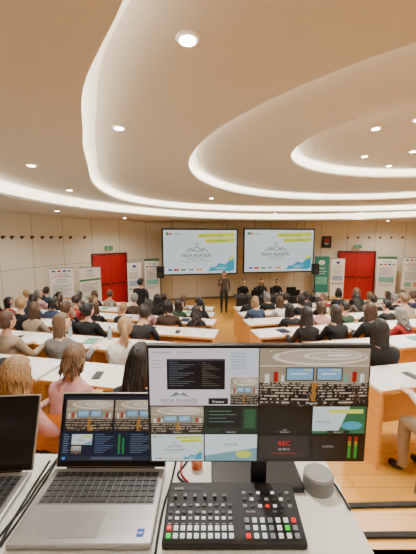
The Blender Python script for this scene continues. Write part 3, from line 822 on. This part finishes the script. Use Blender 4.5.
it+=sub([r_(0,0,1,1,(.18,.42,.27)),('p',[(0,0),(.7,0),(.5,.9),(0,.9)],(.80,.88,.87)),('r',.3,.1,.95,.25,(.85,.88,.35)),('t',.07,.60,.12,(.15,.2,.3),'MLÁDEŽ'),('e',.75,.7,.2,.16,(.25,.62,.72))],*tile(3,0))
it+=sub(slide(),*tile(0,1))
it+=sub([r_(0,0,1,1,(.45,.62,.66)),('p',[(0,0),(1,0),(1,.5),(0,.8)],(.84,.89,.91)),('t',.5,.42,.13,(.1,.3,.35),'MLÁDEŽ','CENTER'),('e',.75,.75,.16,.14,(.8,.82,.3))],*tile(1,1))
it+=sub([r_(0,0,1,1,(.05,.05,.055)),r_(0.03,.05,.97,.9,(.14,.12,.13)),('t',.5,.42,.24,(.92,.10,.08),'REC','CENTER'),('t',.5,.60,.12,(.75,.75,.75),'00:48:12','CENTER'),r_(.25,.70,.75,.73,(.6,.14,.12))],*tile(2,1))
mt=[r_(0,0,1,1,(.05,.05,.06)),r_(.05,.06,.60,.94,(.09,.09,.10)),('t',.32,.5,.13,(.6,.6,.6),'AUDIO','CENTER')]
for j,x in enumerate((.70,.82)):
    mt+=[r_(x,.08,x+.06,.26,(.62,.10,.08)),r_(x,.26,x+.06,.42,(.62,.52,.12)),r_(x,.42,x+.06,.90,(.12,.52,.18))]
it+=sub(mt,*tile(3,1))
for c in range(4):
    x0,y0,x1,y1=tile(c,0); it+=[r_(x0+.07,y1-.028,x1-.07,y1-.004,(.1,.1,.1)),('t',(x0+x1)/2,y1-.008,.02,(.85,.85,.85),'Camera %d'%(c+1),'CENTER')]
canvas('screen',.538,.298,it,e,(0,-.0015,zc),es=1.0,lay=.000002)
bm=bmesh.new(); box(bm,(.02,.085,.2),(.045,.02,.4),0,.006); obj('stand_neck',mesh(bm,'sn',[M_black]),e)
bm=bmesh.new(); box(bm,(.020,.160,.009),(.27,.17,.018),0,.007); obj('stand_base',mesh(bm,'sb',[M_black]),e)

# switcher
sw=empty('video_switcher',(.063,.692,DZ),0,label='black video mixer panel with rows of lit buttons',cat='video mixer')
bm=bmesh.new()
w2,d2,hf,hr=.172,.076,.020,.046
v=[bm.verts.new(p) for p in ((-w2,-d2,.002),(w2,-d2,.002),(w2,d2,.002),(-w2,d2,.002),(-w2,-d2,hf),(w2,-d2,hf),(w2,d2,hr),(-w2,d2,hr))]
for f in ((3,2,1,0),(4,5,6,7),(0,1,5,4),(1,2,6,5),(2,3,7,6),(3,0,4,7)): bm.faces.new([v[i] for i in f])
bmesh.ops.bevel(bm,geom=bm.edges[:],offset=.004,segments=2,profile=.5,affect='EDGES')
body=obj('body',mesh(bm,'sw',[mat('switcher_black',(.06,.06,.07),.6)]),sw)
bm=bmesh.new(); box(bm,(0,0,.002),(.0110,.0105,.004),0,.0012); BT=mesh(bm,'btn',[None])
bm=bmesh.new(); box(bm,(0,0,.0015),(.0095,.0065,.003),0,.0008); BS=mesh(bm,'btns',[None])
al=math.atan2(hr-hf,2*d2)
cW=em((.95,.95,.92),1.15); cR=em((.95,.10,.06),1.7); cG=em((.1,.9,.2),1.3); cK=mat('button_dark',(.20,.20,.21),.5); cL=em((.62,.63,.62),.8)
def btn(x,s,m,small=False):
    o=obj('button',BS if small else BT,sw,(x,-d2+s*math.cos(al),hf+s*math.sin(al)),(al,0,0))
    o.material_slots[0].link='OBJECT'; o.material_slots[0].material=m
for i in range(10):
    x=-.158+i*.0168
    btn(x,.016,cG if i==0 else cW)
    btn(x,.033,cR if i==0 else cW)
    btn(x,.056,cW if i%3 else cL,True)
    btn(x,.070,cL if i%2 else cK,True)
    btn(x,.088,cK if i%2 else cL,True)
for i in range(7):
    for j in range(7):
        if j==3: continue
        m=cW if (i+j*3)%3 else cL
        if j>3 and (i+j)%2: m=cK
        if (i,j) in((0,0),(3,4),(6,2)): m=cR
        if (i,j)==(5,1): m=cG
        btn(.034+i*.0195,.016+j*.0175,m,j>3)
bm=bmesh.new(); cyl(bm,(0,0,0),(0,0,.008),.0048,.0042,0,20); KN=mesh(bm,'knob',[mat('knob_grey',(.20,.20,.21),.4)])
for i in range(6):
    obj('knob',KN,sw,(-.15+i*.0262,-d2+.110*math.cos(al),hf+.110*math.sin(al)),(al,0,0))
leg=[]
for i in range(10): leg.append(('r',(.172-.158+i*.0168-.003)/.344,1-.0445/.155,(.172-.158+i*.0168+.003)/.344,1-.0425/.155,(.7,.7,.7)))
leg+=[('r',.03,.10,.28,.17,(.16,.17,.19)),('t',.05,.155,.05,(.75,.75,.75),'AUDIO'),('t',.60,.55,.045,(.7,.7,.7),'MACRO'),('t',.80,.55,.045,(.7,.7,.7),'KEY')]
cn=canvas('panel_legend',.344,.155,leg,sw,(0,0,0),lit=True,lay=.00003)
cn.location=(0,-d2+.0775*math.cos(al),hf+.0775*math.sin(al)+.0006); cn.rotation_euler=(al-R(90),0,0)

# laptops
def laptop(x,y,rz,bodym,keym,items,lab,w=.345,tilt=20,deck=(.45,.45,.46)):
    e=empty('laptop',(x,y,DZ),rz,label=lab,cat='laptop')
    d=.24
    bm=bmesh.new(); box(bm,(0,-d/2,.010),(w,d,.014),0,.005)
    for sx in(-1,1):
        for sy in (-.02,-d+.02): cyl(bm,(sx*w*.42,sy,0),(sx*w*.42,sy,.004),.008,.008,0,12)
    obj('base',mesh(bm,'lb',[bodym]),e)
    bm=bmesh.new(); box(bm,(0,-.075,.0172),(w-.03,.112,.0015),0,.0005); kb=obj('keyboard',mesh(bm,'kb',[mat('deck_%d'%int(deck[0]*100),deck,.5)]),e)
    cols=15; kw=(w-.036)/cols
    bm=bmesh.new(); box(bm,(0,0,.0012),(kw*.86,.0148,.0024),0,.0007); KM=mesh(bm,'key',[keym])
    for r in range(6):
        for c in range(cols):
            if r==5 and 4<=c<=8: continue
            obj('key',KM,kb,(-(w-.036)/2+kw*(c+.5),-.028-r*.0182,.018))
    bm=bmesh.new(); box(bm,(0,0,.0012),(kw*4.8,.0148,.0024),0,.0007); obj('key',mesh(bm,'sp',[keym]),kb,(-(w-.036)/2+kw*6.5,-.028-5*.0182,.018))
    bm=bmesh.new(); box(bm,(-.02,-.187,.0174),(.115,.072,.001),0,.0004); obj('trackpad',mesh(bm,'tp',[mat('pad_silver',(.56,.56,.57),.35)]),e)
    bm=bmesh.new(); box(bm,(0,.004,.115),(w,.008,.222),0,.003); lid=obj('lid',mesh(bm,'ld',[bodym]),e,(0,0,.012),(R(-tilt),0,0))
    bm=bmesh.new(); box(bm,(0,-.0008,.115),(w-.008,.001,.214),0); obj('screen_bezel',mesh(bm,'bz',[M_black]),lid)
    canvas('display',w-.022,.19,items,lid,(0,-.0018,.120),es=.9,lay=.000003)
    bm=bmesh.new(); cyl(bm,(-w*.4,.004,.012),(w*.4,.004,.012),.006,.006,0,12); obj('hinge',mesh(bm,'hg',[M_black]),e)
    return e
L2=[r_(0,0,1,1,(.07,.09,.14)),r_(0,0,1,.05,(.12,.15,.22))]
L2+=sub(hall(11,True),.02,.06,.49,.55)+sub(hall(12,True),.51,.06,.98,.55)
L2+=[r_(0,.57,1,.93,(.08,.12,.2))]
for i in range(9): L2+=[r_(.02,.60+i*.034,.06+.01*((i*5)%3),.612+i*.034,(.4,.5,.6)),r_(.33,.60+i*.034,.42+.03*((i*3)%4),.612+i*.034,(.3,.4,.52)),r_(.68,.60+i*.034,.80+.04*((i*7)%4),.612+i*.034,(.35,.42,.5))]
L2+=sub(slide(),.10,.60,.30,.76)+sub(hall(14,True),.10,.78,.20,.90)+[r_(.56,.60,.58,.90,(.1,.5,.25)),r_(.60,.66,.62,.90,(.1,.5,.25)),r_(0,.93,1,1,(.15,.18,.24)),r_(.02,.945,.05,.985,(.2,.5,.9)),r_(.3,.945,.7,.985,(.3,.34,.4))]
lp=laptop(-.305,.855,0,M_silver,mat('key_grey',(.20,.20,.21),.5),L2,'open silver laptop running streaming software on the desk',tilt=20)
canvas('sticker',.018,.02,[('r',0,0,1,1,(.1,.35,.75)),('r',.15,.4,.85,.6,(.9,.9,.95))],lp,(.14,-.21,.0178),(R(-90),0,0),lit=True,lay=.0001,label='small blue sticker')
L1=[r_(0,0,1,1,(.035,.04,.045)),r_(0,.94,1,1,(.08,.09,.1)),r_(.1,.12,.5,.14,(.15,.17,.2)),r_(.1,.2,.4,.22,(.12,.14,.17)),r_(.6,.3,.85,.5,(.06,.07,.09))]
laptop(-.72,.83,R(4),M_silver,mat('key_black',(.12,.12,.13),.5),L1,'open silver laptop with a dark screen on the desk',tilt=22,w=.355,deck=(.40,.40,.41))

e=empty('desktop_speaker',(.325,.80,DZ),0,label='squat round grey fabric speaker at the desk edge',cat='speaker')
bm=bmesh.new(); cyl(bm,(0,0,0),(0,0,.008),.041,.044,0,40); cyl(bm,(0,0,.008),(0,0,.043),.044,.042,0,40); obj('fabric_body',mesh(bm,'fb',[M_fabric]),e)
bm=bmesh.new(); cyl(bm,(0,0,.043),(0,0,.048),.041,.037,0,40); cyl(bm,(0,0,.048),(0,0,.0485),.026,.026,0,32); obj('top_cap',mesh(bm,'tc',[mat('speaker_top',(.56,.56,.55),.5)]),e)
e=empty('tealight',(-.035,.88,DZ),0,label='small orange glass tealight holder near the cables',cat='candle')
bm=bmesh.new(); cyl(bm,(0,0,0),(0,0,.03),.018,.02,0,20); obj('holder',mesh(bm,'hd',[mat('orange_glass',(.85,.4,.12),.2)]),e)
cab=[([(-.515,.60,DZ+.004),(-.51,.68,DZ+.004),(-.50,.74,DZ+.004),(-.505,.82,DZ+.004),(-.50,.92,DZ+.004)],'black'),
 ([(-.52,.42,DZ+.004),(-.515,.50,DZ+.004),(-.50,.56,DZ+.004),(-.495,.60,DZ+.005),(-.49,.72,DZ+.004),(-.495,.90,DZ+.004)],'black'),
 ([(-.53,.36,DZ+.004),(-.50,.44,DZ+.004),(-.525,.52,DZ+.004),(-.49,.60,DZ+.006),(-.51,.70,DZ+.005),(-.52,.90,DZ+.004)],'black'),
 ([(-.05,.772,DZ+.02),(-.06,.80,DZ+.004),(-.10,.84,DZ+.004),(-.08,.87,DZ+.004),(-.065,.91,DZ+.004)],'black'),
 ([(-.02,.772,DZ+.02),(-.03,.79,DZ+.004),(-.07,.82,DZ+.004),(-.09,.86,DZ+.004),(-.085,.91,DZ+.004)],'red'),
 ([(-.122,.60,DZ+.004),(-.124,.66,DZ+.004),(-.122,.74,DZ+.004),(-.11,.80,DZ+.004),(-.105,.90,DZ+.004)],'black'),
 ([(.31,.87,DZ+.004),(.34,.87,DZ+.004),(.383,.82,DZ+.004),(.382,.72,DZ+.004)],'black')]
for pts,c in cab:
    tube('cable',pts,.003,M_rub if c=='black' else CLO['red'],label='thin %s cable lying on the white desk'%c,cat='cable',group='desk cables')

# ---------------------------------------------------------------- camera
cam=bpy.data.cameras.new('Camera'); cam.sensor_fit='VERTICAL'; cam.sensor_height=36; cam.lens=300/554*36; cam.clip_start=.02
co=bpy.data.objects.new('Camera',cam); COL.objects.link(co)
co.location=(0,0,2.8); co.rotation_euler=(R(90-7.4),0,0)
S.camera=co
w=bpy.data.worlds.new('World'); S.world=w; w.use_nodes=True
w.node_tree.nodes['Background'].inputs[0].default_value=(.9,.8,.7,1); w.node_tree.nodes['Background'].inputs[1].default_value=.3
